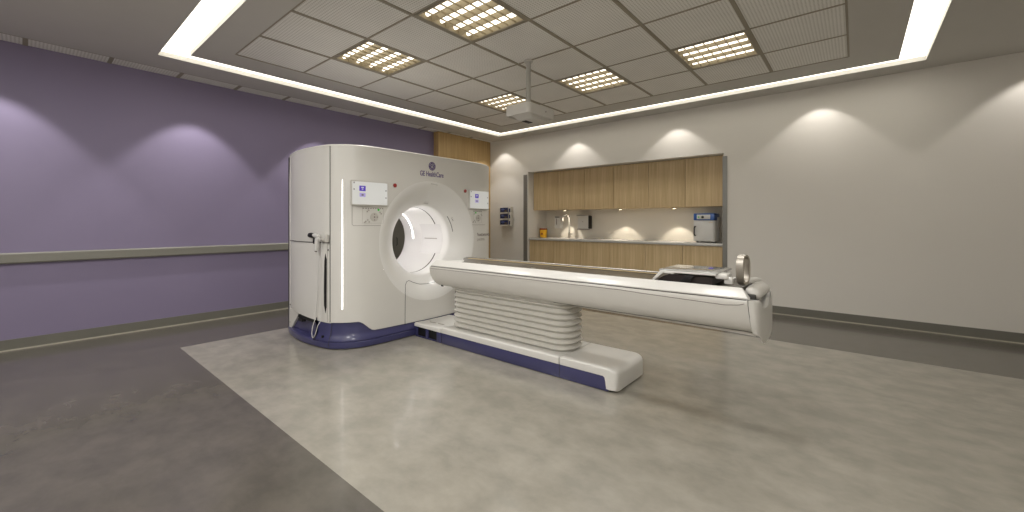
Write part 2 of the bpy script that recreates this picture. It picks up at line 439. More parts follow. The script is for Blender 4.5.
# rolled edge going back
rings.append([v + Vector((-.012, 0, 0)) + (v - Vector((v.x, CY, CZB))).normalized() * .002 for v in rings[-1]])
fr.loft(rings, cap=False)
fr.build('front_cover', M['white'], G, smooth=50)
# top cap between front and back, softly rounded
def plan(off=0., n=24, back=-5.12):
    """closed plan outline (x,y) of gantry, inset by off"""
    pts = []
    for k in range(n + 1):
        s_ = -HW + 2 * HW * k / n
        if k in (0, n): s_ *= 1
        pts.append((XF(s_) - off, CY + s_ * (HW - off) / HW))
    for k in range(1, n + 1):
        x = -3.925 + (back + 3.925) * k / n; pts.append((x + (off if k == n else 0), 2 * CY - min(YS(x), 1.975) - off))
    for k in range(n, 0, -1):
        x = -4.02 + (back + 4.02) * k / n; pts.append((x + (off if k == n else 0), YS(x) + off))
    return pts
tp = MB(); rr = []
for off, z in ((.004, ZT - .001), (.002, ZT + .003), (.004, ZT + .012), (.012, ZT + .019), (.03, ZT + .022), (.2, ZT + .026)):
    rr.append([Vector((x, y, z)) for x, y in plan(off)])
tp.loft(rr, cap=False); tp.add(rr[-1], [list(range(len(rr[-1])))])
tp.build('top_cover', M['white'], G, smooth=50)
# side covers (upper / lower, near and far), open slab shells
def side_cover(name, sg, z0, z1, xb, xe, zcut=None, mat_='white'):
    b = MB(); n = 22; rings = []
    for zi in range(9):
        z = z0 + (z1 - z0) * zi / 8
        ring = []
        for k in range(n + 1):
            x = xb + (xe - xb) * k / n
            y = YS(x) if sg < 0 else min(YS(x), 1.975)
            if k == 0: y += .012; 
            if k == n: y += .012
            if zi in (0, 8): y += .005
            zz = z
            if zi == 0 and zcut: zz = zcut(x)
            ring.append(Vector((x, y if sg < 0 else 2 * CY - y, zz)))
        ring += [Vector((p.x, p.y + (.03 if sg < 0 else -.03), p.z)) for p in ring[::-1]]
        rings.append(ring)
    b.loft(rings); return b.build(name, M[mat_], G, smooth=50)
lowcut = lambda x: .258 + .03 * max(0, (-x - 4.02)) / .6
for sg in (-1, 1):
    xs_ = -4.030 if sg < 0 else -3.93
    side_cover('side_cover', sg, 1.068, ZT, xs_, -4.98)
    side_cover('lower_side_cover', sg, .26, 1.060, xs_, -4.98, lowcut)
    side_cover('rear_side_cover', sg, .05, ZT - .004, -4.984, -5.115)
    b = MB()   # tapered foot panel behind the blue recess
    for (xa, ya) in ((0, 0),):
        y0_ = YS(-4.9) + .012
        yy0, yy1 = (y0_, y0_ + .03) if sg < 0 else (2 * CY - y0_ - .03, 2 * CY - y0_)
        b.prism([(-4.98, .06), (-4.93, .06), (-4.70, .285), (-4.98, .285)], 'y', yy0, yy1)
    b.build('foot_panel', M['white2'], G)
# inner dark core so seams read dark, with bore hole: side slabs and top/bottom slabs
core = MB()
for yy0, yy1 in ((1.99, 2.30), (2 * CY - 2.30, 2 * CY - 1.99)):
    core.box(-5.08, -4.06, yy0, yy1, .06, ZT - .01)
core.box(-5.08, -4.0, 2.0, 2 * CY - 2.0, 1.80, ZT - .005)
core.box(-5.08, -4.0, 2.3, 2 * CY - 2.3, .06, .34)
core.build('inner_frame', M['seam'], G, smooth=0)
# bore ring (flare) and liner
fl = MB(); rings = []
A = [2 * pi * k / 128 for k in range(128)]
for k in range(25):
    R = .69 - .27 * k / 24
    rings.append([Vector((XF(cos(a) * R) + FUN(R), CY + cos(a) * R, CZB + sin(a) * R)) for a in A])
for R, x in ((.412, -3.985), (.406, -4.01), (.403, -4.04), (.402, -4.165)):
    rings.append([Vector((x, CY + cos(a) * R, CZB + sin(a) * R)) for a in A])
fl.loft(rings, cap=False); fl.build('bore_flare', M['bore'], G, smooth=60)
ln = MB(); rings = []
for R, x in ((.402, -4.185), (.402, -4.86), (.41, -4.90), (.44, -4.95), (.52, -5.03), (.60, -5.08), (.69, -5.12)):
    rings.append([Vector((x, CY + cos(a) * R, CZB + sin(a) * R)) for a in A])
ln.loft(rings, cap=False); ln.build('bore_liner', M['bore'], G, smooth=60)
gp = MB(); gp.loft([[Vector((x, CY + cos(a) * .408, CZB + sin(a) * .408)) for a in A] for x in (-4.15, -4.20)], cap=False)
gp.build('bore_gap', M['seam'], G)
# glossy panel, its lighter tone standing for a reflection at the middle right
wn = MB(); n = 14; rg = []
for k in range(n + 1):
    a = radians(-28 + 56 * k / n); rg.append((cos(a), sin(a)))
wn.loft([[Vector((x, CY + c0 * .4, CZB + s0 * .4)) for c0, s0 in rg] + [Vector((x, CY + c0 * .4015, CZB + s0 * .4015)) for c0, s0 in rg[::-1]] for x in (-4.50, -4.08)])
wn.build('reflection_panel', M['boreband'], G, smooth=40)
# glowing arcs in the bore, laser line
for x_, a0, a1, r_ in ((-4.70, -2, 92, .006), (-4.62, 100, 262, .012), (-4.25, 112, 250, .012)):  # first arc stands for a glossy reflection, hidden two are added bore fill
    arc = [(x_, CY + cos(radians(a)) * .397, CZB + sin(radians(a)) * .397) for a in range(a0, a1, 4)]
    MB().tube(arc, r_, 6).build('bore_glow_arc', M['arcglow' if a1 == 92 else 'borefill'], G)
b = MB(); b.tube([(-4.19, CY + .3995, CZB), (-4.44, CY + .3985, CZB)], .0065, 6); b.build('laser_mark', M['inklight'], G)
arc = []
for a in range(12, 42, 3):
    R = .455; arc.append((XF(0) + FUN(R) + .001, CY + cos(radians(a)) * R, CZB + sin(radians(a)) * R))
MB().tube(arc, .0035, 6).build('laser_slot', M['seam'], G)
# recessed tab at the crown of the flare
def fpt(a, R, o=.0): return Vector((XF(cos(a) * R) + FUN(R) + o, CY + cos(a) * R, CZB + sin(a) * R))
tb = MB(); rings = []
for k in range(9):
    R = .66 - .215 * k / 8
    rings.append([fpt(radians(90 - u), R, .003) for u in (-.5, 2, 4.5, 7)] + [fpt(radians(90 - u), R, -.006) for u in (7, 4.5, 2, -.5)])
tb.loft(rings); tb.build('alignment_camera_cover', M['bore'], G, smooth=60)
b = MB(); b.tube([fpt(radians(90 - u), R, .003) for u, R in ((-.7, .662), (7.2, .662), (7.2, .44), (-.7, .44))], .0018, 6); b.build('alignment_camera_edge', M['inkgrey'], G)
b = MB()
for u in (-6, 6):
    c0 = fpt(radians(31 + u / 6 * 1.2), .49, .002); b.tube([c0 + Vector((0, cos(t) * .017, sin(t) * .013)) for t in [2 * pi * k / 14 for k in range(14)]], .0016, 5, closed=True)
b.build('touch_symbol', M['inkgrey'], G)
b = MB(); b.tube([(-4.0215, YS(-4.02) - .001, z) for z in (.27, .6, 1.0, 1.4, 1.8, ZT)], .0034, 6)
b.tube([(x_, YS(x_) - .0005, 1.064) for x_ in [-4.03 - .95 * k / 12 for k in range(13)]], .003, 6)
b.build('side_seam', M['seam'], G)
# lower service cover seam
sp = [(-3.8, 2.699, .145), (-3.803, 2.70, .35), (-3.806, 2.703, .50), (-3.832, 2.724, .572), (-3.862, 2.766, .606), (-3.883, 2.815, .61), (-3.886, 2.87, .582), (-3.884, 2.96, .552), (-3.88, 3.07, .544), (-3.884, 3.18, .552), (-3.886, 3.27, .582), (-3.883, 3.325, .61), (-3.862, 3.374, .606), (-3.832, 3.416, .572), (-3.806, 3.437, .5), (-3.8, 3.441, .145)]
sp = [(surfx(y, z) + .0005, y, z) for _, y, z in sp]
sm = []
for i in range(len(sp) - 1):
    for k in range(6):
        t_ = k / 6; y = sp[i][1] * (1 - t_) + sp[i + 1][1] * t_; z = sp[i][2] * (1 - t_) + sp[i + 1][2] * t_; sm.append((surfx(y, z) + .0008, y, z))
MB().tube(sm, .0028, 6).build('service_cover_seam', M['seam'], G)
# vertical LED accent strips
for sg in (-1,):
    y = CY + sg * 1.025
    b = MB(); b.tube([(XF(-1.025) + .001, y, z) for z in (.40, .41, .6, 1.0, 1.4, 1.69, 1.70)], [.002, .005, .0055, .005, .004, .002, .001], 8); b.build('accent_light', M['ledstrip'], G)
# displays and key panels
def display(ya, yb, xs, tilt, small=False):
    zc0, zc1 = 1.437, 1.690; yc = (ya + yb) / 2; w = (yb - ya) / 2
    nrm = Vector((cos(tilt), sin(tilt), 0)); u = Vector((-sin(tilt), cos(tilt), 0)); O = Vector((xs, yc, 0))
    def P_(a, d_, z): return O + u * a + nrm * d_ + Vector((0, 0, z))
    def slab(mb, a0, a1, d0, d1, q0, q1, bev=.0):
        bm = bmesh.new(); bmesh.ops.create_cube(bm, size=1)
        for v in bm.verts: v.co = Vector(((a0 + a1) / 2 + v.co.x * (a1 - a0), (d0 + d1) / 2 + v.co.y * (d1 - d0), (q0 + q1) / 2 + v.co.z * (q1 - q0)))
        if bev: bmesh.ops.bevel(bm, geom=bm.edges[:], offset=bev, segments=2, affect='EDGES')
        for v in bm.verts: v.co = P_(v.co.x, v.co.y, v.co.z)
        mb.bm(bm)
    f = MB(); slab(f, -w, w, .0, .03, zc0, zc1, .008); slab(f, -w * .7, w * .7, -.06, .005, zc0 + .03, zc1 - .03)
    fo = f.build('display', M['white2'], G)
    s = MB(); slab(s, -w + .012, w - .012, .0295, .0315, zc0 + .014, zc1 - .012); s.build('screen', M['screen'], fo, smooth=0)
    iw = .033; ia = -w * .42 if not small else -w * .28
    i1 = MB(); slab(i1, ia - iw, ia + iw, .031, .0325, 1.585, 1.638); i1.build('screen_icon', M['icon'], fo, smooth=0)
    i2 = MB(); slab(i2, ia - iw * .95, ia + iw * .95, .031, .0325, 1.527, 1.565); i2.build('screen_icon', M['icon2'], fo, smooth=0)
    i3 = MB(); slab(i3, ia - .014, ia + .014, .0325, .033, 1.616, 1.626); slab(i3, ia - .008, ia + .008, .0325, .033, 1.600, 1.609); i3.build('icon_glyph', M['screen'], fo, smooth=0)
    i4 = MB(); slab(i4, ia - .011, ia + .011, .0325, .033, 1.538, 1.554)
    i4.build('icon_glyph', M['inkgrey'], fo, smooth=0)
    for a, z in ((-w + .03, 1.665), (-w + .03, 1.60), (w - .03, 1.60), (w - .03, 1.525)):
        i5 = MB(); slab(i5, a - .005, a + .005, .0315, .033, z - .007, z + .007); i5.build('corner_symbol', M['inkgrey'], fo, smooth=0)
display(2.072, 2.480, -3.822, -.05)
display(3.662, 4.048, -3.822, .05, True)
def keypanel(y0, y1, outer):
    k = MB(); O = []
    for y, z in [(y0, 1.24), (y1, 1.24)]: O.append((y, z))
    def line(pts, r, m_, nm, par=G):
        b = MB(); out = []
        for i in range(len(pts) - 1):
            for q in range(5):
                t_ = q / 5; y = pts[i][0] * (1 - t_) + pts[i + 1][0] * t_; z = pts[i][1] * (1 - t_) + pts[i + 1][1] * t_; out.append((surfx(y, z) + .0006, y, z))
        out.append((surfx(*pts[-1]) + .0006, *pts[-1])); b.tube(out, r, 6); return b.build(nm, m_, par)
    pl = line([(y0, 1.44), (y0, 1.25), (y0 + .012, 1.237), (y1 - .012, 1.237)] if outer else [(y0 + .01, 1.237), (y1 - .02, 1.237)], .0018, M['inkgrey'], 'key_panel')
    ya, yb = (y0 + .09, y1 + .02) if outer else (y0 + .03, y1 - .1)
    line([(ya, 1.425), (ya, 1.262), (yb, 1.262), (yb, 1.425), (ya, 1.425)], .0012, M['inklight'], 'key_outline', pl)
    cy, cz = (ya + yb) / 2 + .01, 1.325
    b = MB(); x = surfx(cy, cz); b.cyl((x - .002, cy, cz), (x + .005, cy, cz), .046, 28, bev=.002); b.build('dial', M['key'], pl)
    b = MB()
    for k_ in range(4):
        a = k_ * pi / 2; yy_, zz_ = cy + cos(a) * .03, cz + sin(a) * .03; b.cyl((surfx(yy_, zz_), yy_, zz_), (surfx(yy_, zz_) + .0065, yy_, zz_), .0055, 10)
    b.cyl((x, cy, cz), (x + .0065, cy, cz), .008, 12)
    b.build('dial_mark', M['inkgrey'], pl)
    for dy, dz in ((-.075, .055), (-.06, .07), (-.09, -.045), (-.07, -.03), (-.055, -.05), (.062, .05), (.075, .035), (-.10, -.055)):
        yy_, zz_ = cy + dy, cz + dz; x = surfx(yy_, zz_); b = MB(); b.cyl((x - .002, yy_, zz_), (x + .004, yy_, zz_), .0095, 12); b.build('key_button', M['key'], pl)
        b = MB(); b.cyl((x + .003, yy_, zz_), (x + .0048, yy_, zz_), .004, 8); b.build('button_mark', M['inkgrey'], pl)
    b = MB(); yy_, zz_ = (cy + .045, cz + .075) if outer else (cy - .05, cz + .07); x = surfx(yy_, zz_); b.cyl((x - .002, yy_, zz_), (x + .006, yy_, zz_), .0105, 14); b.build('status_light', M['green'], pl)
    b = MB()
    for q in range(9):
        yy_ = ya + .01 + (yb - ya - .02) * q / 8; x = surfx(yy_, 1.412); b.box(x - .001, x + .0018, yy_ - .006, yy_ + .006, 1.409, 1.417)
    b.build('key_print', M['inkgrey'], pl, smooth=0)
keypanel(2.118, 2.41, True); keypanel(3.72, 4.02, False)
for y in (2.567, 3.60):
    b = MB(); x = surfx(y, 1.667); b.cyl((x - .003, y, 1.667), (x + .004, y, 1.667), .026, 20, bev=.002); ro = b.build('emergency_ring', M['key'], G)
    b = MB(); b.cyl((x, y, 1.667), (x + .016, y, 1.667), .0215, 20, bev=.005); b.build('emergency_button', M['red'], ro)
# monogram + lettering
ly, lz = 3.075, 1.926; x = XF(0) + .001
b = MB(); b.cyl((x - .004, ly, lz), (x + .002, ly, lz), .05, 40); lo = b.build('monogram', M['logo'], G)
b = MB(); n_ = 36
for q in range(4):       # thin inner ring broken by four swashes
    a0 = q * pi / 2 + .35; pts = [(x + .0025, ly + cos(a0 + 1.15 * k / 8) * .0405, lz + sin(a0 + 1.15 * k / 8) * .0405) for k in range(9)]
    a1 = a0 + 1.15; pts += [(x + .0025, ly + cos(a1 + .1) * .034, lz + sin(a1 + .1) * .034), (x + .0025, ly + cos(a1) * .0305, lz + sin(a1) * .0305)]
    b.tube(pts, .0018, 5)
def sw(pts): b.tube([(x + .0028, ly + p[0], lz + p[1]) for p in pts], .0026, 5)
sw([(-.002, .012), (-.006, .021), (-.014, .022), (-.021, .013), (-.021, .0), (-.015, -.009), (-.007, -.006), (-.003, .004), (-.003, -.012), (-.009, -.022), (-.018, -.021), (-.021, -.015)])
sw([(.021, .013), (.016, .021), (.009, .020), (.006, .012), (.010, .005), (.016, .004), (.008, .002), (.003, -.006), (.004, -.017), (.011, -.022), (.019, -.018), (.023, -.010)])
b.build('monogram_script', M['white2'], lo)
text_mb('GE HealthCare', .080, (x, 3.075, 1.806), (0, .70, 0), (0, 0, 1), .001, 'CENTER', bold=.001).build('lettering', M['logo'], G, smooth=0)
text_mb('Photonova', .062, (surfx(3.83, 1.09) + .0, 3.80, 1.09), (-.03, 1, 0), (0, 0, 1), .001, bold=.0006).build('lettering', M['inkgrey'], G, smooth=0)
text_mb('Spectra', .056, (surfx(3.83, 1.03) + .0, 3.80, 1.03), (-.03, 1, 0), (0, 0, 1), .001).build('lettering', M['inklight'], G, smooth=0)
# blue base, flared skirt following the plan
def bplan(off, n=22):
    out = []
    for p in plan(0, n): 
        out.append(p)
    cx, cy = -4.5, CY
    res = []
    L_ = len(out)
    for i in range(L_):
        a = Vector(out[i - 1]); c_ = Vector(out[(i + 1) % L_]); t_ = (c_ - a).normalized(); nn = Vector((t_.y, -t_.x)); 
        pt = Vector(out[i]); 
        if nn.dot(pt - Vector((cx, cy))) < 0: nn = -nn
        res.append(pt + nn * off)
    return res
bb = MB(); rr = []
for off, z in ((.0, .006), (.010, .012), (.014, .045), (.012, .066), (.004, .074), (-.01, .076)):
    rr.append([Vector((p.x, p.y, z)) for p in bplan(off)])
rr = [[Vector((max(v.x, -5.05), v.y, v.z)) for v in q] for q in rr]
bb.loft(rr)
base = bb.build('base_skirt', M['blue'], G, smooth=35)
bb = MB(); rr = []
for off, z in ((.008, .074), (.014, .082), (.012, .10), (-.004, .122), (-.014, .16), (-.016, .30)):
    rr.append([Vector((max(p.x, -4.22), p.y, z)) for p in bplan(off)])
bb.loft(rr); bb.build('upper_skirt', M['blue'], base, smooth=35)
bb = MB(); bb.box(-5.05, -4.2, 1.985, 2 * CY - 1.985, .07, .30); bb.build('recess_wall', M['blue'], base, smooth=0)
bb = MB(); rr = [[Vector((p.x, p.y, z)) for p in bplan(-.03)] for z in (0.0, .024)]; bb.loft(rr); bb.build('base_plinth', M['black'], G)
# recess pocket in the near side of the base: dark inner back plate and sloped tray
for sg in (-1,):
    b = MB(); b.box(-4.68, -4.30, YS(-4.5) + .03, YS(-4.5) + .07, .232, .262); b.box(-4.66, -4.56, YS(-4.5) + .02, YS(-4.5) + .06, .20, .228); b.build('recess_bracket', M['black'], base)
    b = MB(); b.tube([(-4.02, YS(-4.02) - .019, .03), (-4.02, YS(-4.02) - .014, .085), (-4.02, YS(-4.02) + .004, .14), (-4.02, YS(-4.02) + .018, .26)], .0022, 6); b.build('base_seam', M['seam'], base)
    b = MB(); b.cyl((-4.12, YS(-4.12) - .014, .118), (-4.12, YS(-4.12) + .02, .118), .013, 14); b.build('base_socket', M['black'], base)
# near side: tapered dark slot, screws, holder bracket, corner fillet
b = MB()
def sy(x, o=.0): return YS(x) - o
pts = [(-4.085, .955), (-4.068, .90), (-4.070, .42), (-4.082, .36), (-4.104, .44), (-4.106, .60), (-4.098, .88)]
b.loft([[Vector((x_, sy(x_, o), z_)) for x_, z_ in pts] for o in (-.01, .003)]); b.build('cable_slot', M['black'], G)
b = MB()
b.tube([(-4.058, sy(-4.058, .001), z_) for z_ in (1.055, .9, .5, .27)], .0016, 5); b.build('panel_line', M['inklight'], G)
for x_, z_ in ((-4.05, .993), (-4.96, .33), (-4.96, .13)):
    b = MB(); b.cyl((x_, sy(x_) + .004, z_), (x_, sy(x_) - .004, z_), .009, 12, bev=.002); b.build('screw', M['steel'], G)
# ---- contrast hand controller hanging at the side (rests in a bracket on the gantry)
b = MB(); b.box(-4.062, -4.034, sy(-4.06, .03), sy(-4.06, -.005), 1.07, 1.15, .006); b.box(-4.12, -4.05, sy(-4.1, .03), sy(-4.1, .01), 1.085, 1.115, .006)
b.build('holder_bracket', M['white2'], G)
HS = thing('hand_controller', 'small white and black handset hooked on the near side of the scanner, cable looping below', 'controller', (-4.19, sy(-4.19, .05), 1.0))
yh = sy(-4.19, .035); hx_ = .03
b = MB(); b.tube([(-4.140, yh, 1.115), (-4.145, yh, 1.08), (-4.150, yh, 1.03), (-4.160, yh, .985)], [.022, .024, .024, .019], 14); b.tube([(-4.095, yh, 1.10), (-4.135, yh, 1.105)], [.016, .02], 12)
b.tube([(-4.115, yh, 1.128), (-4.165, yh, 1.138), (-4.225, yh, 1.138)], [.018, .024, .02], 14)
b.build('handset_body', M['offwhite'], HS)
b = MB(); b.tube([(-4.200, yh - .002, 1.132), (-4.235, yh - .002, 1.135), (-4.275, yh, 1.138), (-4.310, yh, 1.138), (-4.327, yh, 1.138)], [.018, .026, .027, .024, .01], 14); b.build('grip', M['black'], HS)
b = MB(); b.tube([(-4.200, yh, 1.11), (-4.205, yh, 1.075), (-4.210, yh, 1.055)], [.014, .016, .01], 10); b.build('trigger', M['black'], HS)
b = MB(); b.cyl((-4.160, yh, .984), (-4.162, yh, .976), .017, 14); b.build('cap', M['black'], HS)
cp = []
ctl = [(-4.135, yh, .98), (-4.145, yh + .01, .80), (-4.180, yh + .015, .50), (-4.210, yh + .01, .30), (-4.215, yh - .012, .22), (-4.195, yh - .03, .15), (-4.160, yh - .035, .115), (-4.125, yh - .03, .15), (-4.105, yh - .012, .24), (-4.103, yh + .015, .30), (-4.095, yh + .012, .5), (-4.080, yh + .01, .9), (-4.065, yh + .01, 1.085)]
V = [Vector(p) for p in ctl]
for i in range(len(V) - 1):
    p0 = V[max(i - 1, 0)]; p1 = V[i]; p2 = V[i + 1]; p3 = V[min(i + 2, len(V) - 1)]
    for k in range(6):
        t_ = k / 6; cp.append(.5 * ((2 * p1) + (-p0 + p2) * t_ + (2 * p0 - 5 * p1 + 4 * p2 - p3) * t_ ** 2 + (-p0 + 3 * p1 - 3 * p2 + p3) * t_ ** 3))
cp.append(V[-1])
MB().tube(cp, .0034, 8).build('cable', M['offwhite'], HS)

# ------------------------------------------------------------------ patient table
TC = 3.065
T = thing('patient_table', 'long white patient table on a ribbed pedestal reaching out of the scanner bore', 'patient table', (-2.4, TC, 0))
bx0, bx1, by0, by1 = -3.775, -1.36, 2.805, 3.325
# blue skirt
b = MB(); b.box(-3.32, -1.42, by0 + .006, by1 - .006, .004, .114, .004); sk = b.build('base_skirt', M['blue'], T)
b = MB(); b.box(-3.775, -3.325, by0 + .03, by1 - .03, .004, .116); b.build('vent_housing', M['black'], T)
for xa, xb in ((-3.325, -3.404), (-3.554, -3.589), (-3.742, -3.765)):
    b = MB(); b.box(min(xa, xb), max(xa, xb), by0 + .008, by0 + .05, .004, .114, .002); b.build('vent_bar', M['blue'], sk)
b = MB(); b.box(-3.765, -3.33, by0 + .010, by0 + .05, .004, .014, .002); b.build('vent_bar', M['blue'], sk)
b = MB(); b.box(-3.77, -1.45, by0 + .04, by1 - .04, 0, .006); b.build('floor_pad', M['black'], T)
b = MB(); b.tube([(-1.853, by0 + .005, .006), (-1.853, by0 + .005, .112)], .002, 5); b.tube([(-3.322, by0 + .005, .006), (-3.322, by0 + .005, .112)], .002, 5); b.build('skirt_seam', M['seam'], sk)
# white covers: profile (y,z) with rounded shoulders
def cover_ring(x, ztop, zlow, w0=by0, w1=by1, r=.014):
    ring = [(w0 + .01, zlow), (w0, zlow + .006)]
    for k in range(6): a = pi - (pi / 2) * k / 5; ring.append((w0 + r + r * cos(a), ztop - r + r * sin(a)))
    ym = (w0 + w1) / 2
    ring += [(ym - .17, ztop - .001), (ym - .14, ztop - .003), (ym + .14, ztop - .003), (ym + .17, ztop - .001)]
    for k in range(6): a = pi / 2 - (pi / 2) * k / 5; ring.append((w1 - r + r * cos(a), ztop - r + r * sin(a)))
    ring += [(w1, zlow + .006), (w1 - .01, zlow)]
    return [Vector((x, y, z)) for y, z in ring]
def cover(name, xs, par=T):
    b = MB(); b.loft([cover_ring(*q) for q in xs]); return b.build(name, M['white'], par, smooth=50)
cover('dock_cover', [(-3.777, .148, .116), (-3.772, .153, .112), (-3.334, .163, .110), (-3.329, .158, .112)])
cover('base_cover', [(-3.317, .162, .112), (-3.316, .170, .110), (-1.862, .176, .110), (-1.857, .171, .112)])
b = MB(); rings = [cover_ring(-1.848, .171, .112), cover_ring(-1.846, .176, .110)]
rings += [cover_ring(-1.462, .176, .110), cover_ring(-1.447, .176, .100), cover_ring(-1.440, .176, .07), cover_ring(-1.434, .176, .018)]
for k in range(1, 8):
    a = (pi / 2) * k / 7; rings.append(cover_ring(-1.434 + .085 * sin(a), .176 - .045 * (1 - cos(a)), .016, by0 + .04 * (1 - cos(a)) ** 1.3, by1 - .04 * (1 - cos(a)) ** 1.3, .014 + .016 * (1 - cos(a))))
b.loft(rings); b.build('end_cover', M['white'], T, smooth=50)
b = MB()
for q in range(2):
    for k in range(5): b.box(-3.66 + q * .14 + k * .02, -3.648 + q * .14 + k * .02, 2.93, 2.938 + .006, .1535 + .003 * q, .159 + .0022 * q)
b.build('embossed_mark', M['inklight'], T, smooth=0)
# bellows
def stad(x0, x1, yc, hw, r, z, n=10):
    out = []
    for cx, cy, a0 in ((x1 - r, yc + hw - r, 0), (x0 + r, yc + hw - r, 90), (x0 + r, yc - hw + r, 180), (x1 - r, yc - hw + r, 270)):
        for k in range(n + 1): a = radians(a0 + 90 * k / n); out.append(Vector((cx + r * cos(a), cy + r * sin(a), z)))
    return out
b = MB(); rings = []; NR = 8; zb0, zb1 = .172, .585
for k in range(NR * 8 + 1):
    t_ = k / (NR * 8); ph = (k % 8) / 8; bul = .032 * (1 - abs(2 * ph - 1)) ** .8
    if k == NR * 8: bul = 0
    rings.append(stad(-3.27 - bul, -1.86 + bul, TC, .15 + bul, .12 + bul, zb0 + (zb1 - zb0) * t_))
b.loft(rings); b.build('bellows', M['bellow'], T, smooth=60)
b = MB(); b.loft([stad(-3.28, -1.83, TC, .18, .15, .572), stad(-3.32, -1.79, TC, .205, .17, .588), stad(-3.32, -1.79, TC, .205, .17, .61)]); b.build('pedestal_collar', M['white'], T)
# hull: section lofted along X, rounded nose at scanner end
sec = [(-.297, .806), (-.302, .795), (-.303, .776), (-.298, .72), (-.287, .672), (-.266, .634), (-.235, .609), (-.19, .602)]
sec = sec + [(-y, z) for y, z in sec[::-1]]
def hull_ring(x0, tuck):
    return [Vector((x0 + tuck * ((.806 - z) / .2) ** 2.6, TC + y, z)) for y, z in sec]
b = MB(); rings = [[Vector((v.x + .03, TC + (v.y - TC) * .9, v.z + (.71 - v.z) * .1)) for v in hull_ring(-3.455, .085)], hull_ring(-3.457, .085), hull_ring(-3.445, .08)]
for x_ in (-3.2, -2.6, -2.0, -1.4, -.9): rings.append([Vector((x_, v.y, v.z)) for v in hull_ring(0, 0)])
rings.append([Vector((-.495 + .018 * (.806 - v.z) / .19, v.y, v.z)) for v in hull_ring(0, 0)])
b.loft(rings); b.build('hull', M['white2'], T, smooth=50)
# recessed grooves and accents along near side
b = MB(); b.tube([(-3.44, TC - .2985, .808), (-.50, TC - .2985, .808)], .0025, 6); b.build('rail_gap', M['seam'], T)
b = MB(); b.tube([(-3.44, TC - .303, .786), (-1.30, TC - .303, .786), (-1.18, TC - .303, .78), (-.62, TC - .303, .766), (-.54, TC - .303, .775), (-.51, TC - .303, .785)], .0022, 6); b.build('hull_crease', M['inkgrey'], T)
b = MB(); b.tube([(-1.93, TC - .226, .6055), (-.48, TC - .226, .6055)], .002, 6)
b.build('hull_seam', M['seam'], T)
b = MB(); b.prism([(-1.80, .605), (-.60, .605), (-.475, .60), (-.465, .575), (-.60, .583), (-1.7, .590)], 'y', TC - .20, TC + .20, .004); b.build('underside_tray', M['white2'], T)
b = MB(); b.cyl((-3.33, TC - .245, .609), (-3.33, TC - .225, .603), .009, 10); b.build('hull_plug', M['black'], T)
# side rails (white, sloped), mitred at the foot end
for sg in (-1, 1):
    b = MB(); prof = [(.298, .811), (.299, .818), (.252, .868), (.244, .872), (.236, .868), (.236, .815)]
    def rr_(x, dx=0): return [Vector((x + dx * (z - .811) / .06, TC + sg * y, z)) for y, z in prof]
    b.loft([rr_(-3.44, .03), rr_(-3.2), rr_(-.9), rr_(-.487, -.045)]); b.build('side_rail', M['white'], T, smooth=35)
b = MB(); b.prism([(TC - .236, .815), (TC - .236, .862), (TC - .15, .848), (TC + .15, .848), (TC + .236, .862), (TC + .236, .815)], 'x', -3.43, -3.09, .003); b.build('nose_deck', M['white'], T)
b = MB(); b.box(-3.44, -.52, TC - .24, TC + .24, .79, .815); b.build('deck', M['seam'], T)
# concave cradle with raised tapered tip
b = MB(); rings = []
for x_, lift, w, sl in ((-3.47, -.004, .20, .40), (-3.43, .008, .22, .38), (-3.36, .010, .23, .34), (-3.2, .008, .233, .28), (-2.7, .007, .233, .1), (-2.0, .004, .233, 0), (-.56, .004, .233, 0)):
    top = []
    for k in range(13):
        u = -1 + 2 * k / 12; top.append(Vector((x_ + sl * (1 - u) / 2, TC + u * w, .846 + .018 * u * u + lift)))
    rings.append(top + [Vector((p.x, p.y, .816)) for p in top[::-1]])
b.loft(rings); cr = b.build('cradle', M['pad'], T, smooth=40)
b = MB(); b.box(-3.35, -1.2, TC + .155, TC + .168, .862, .868, .002); b.build('cradle_strap', M['strap'], cr)
b = MB()
for x_ in (-2.95, -2.25): b.cyl((x_, TC - .08, .848), (x_, TC - .08, .856), .022, 18)
b.build('cradle_stud', M['chrome'], cr)
# end cap: thick curved shell
b = MB(); rings = []
def cap_ring(x_, hw, zb, top, n0, tilt):
    pts = [(-hw, top), (-hw - .002, .776), (-hw + .004, .72), (-hw + .010, .672), (-hw + .024, .634), (-hw + .046, .605 - (.60 - zb) * .25), (-hw + .09, zb + (.60 - zb) * .25), (-.11, zb + .003), (0, zb - .004)]
    rim = [(-hw + .05, top), (-hw + .085, top - .03 * n0), (-.13, top - .055 * n0), (-.05, top - .07 * n0), (0, top - .07 * n0)]
    half = rim[::-1] + pts
    ring = half + [(-y, z) for y, z in half[::-1]][1:-1]
    return [Vector((x_ + tilt * (.806 - z) / .2, TC + y, z)) for y, z in ring]
for a_ in ((-.4925, .3015, .599, .806, 1, .018), (-.472, .296, .562, .806, 1, .024), (-.456, .278, .532, .803, 1, .016), (-.446, .258, .518, .797, 1, .008), (-.440, .236, .522, .785, .8, .004)):
    rings.append(cap_ring(*a_))
b.loft(rings); ec = b.build('end_cap', M['white'], T, smooth=50)
b = MB(); b.tube([(-.491, TC - .3025, .808), (-.490, TC - .3035, .776), (-.485, TC - .298, .72), (-.481, TC - .288, .672), (-.478, TC - .268, .634), (-.475, TC - .236, .608)], .0016, 6); b.build('cap_seam', M['seam'], ec)
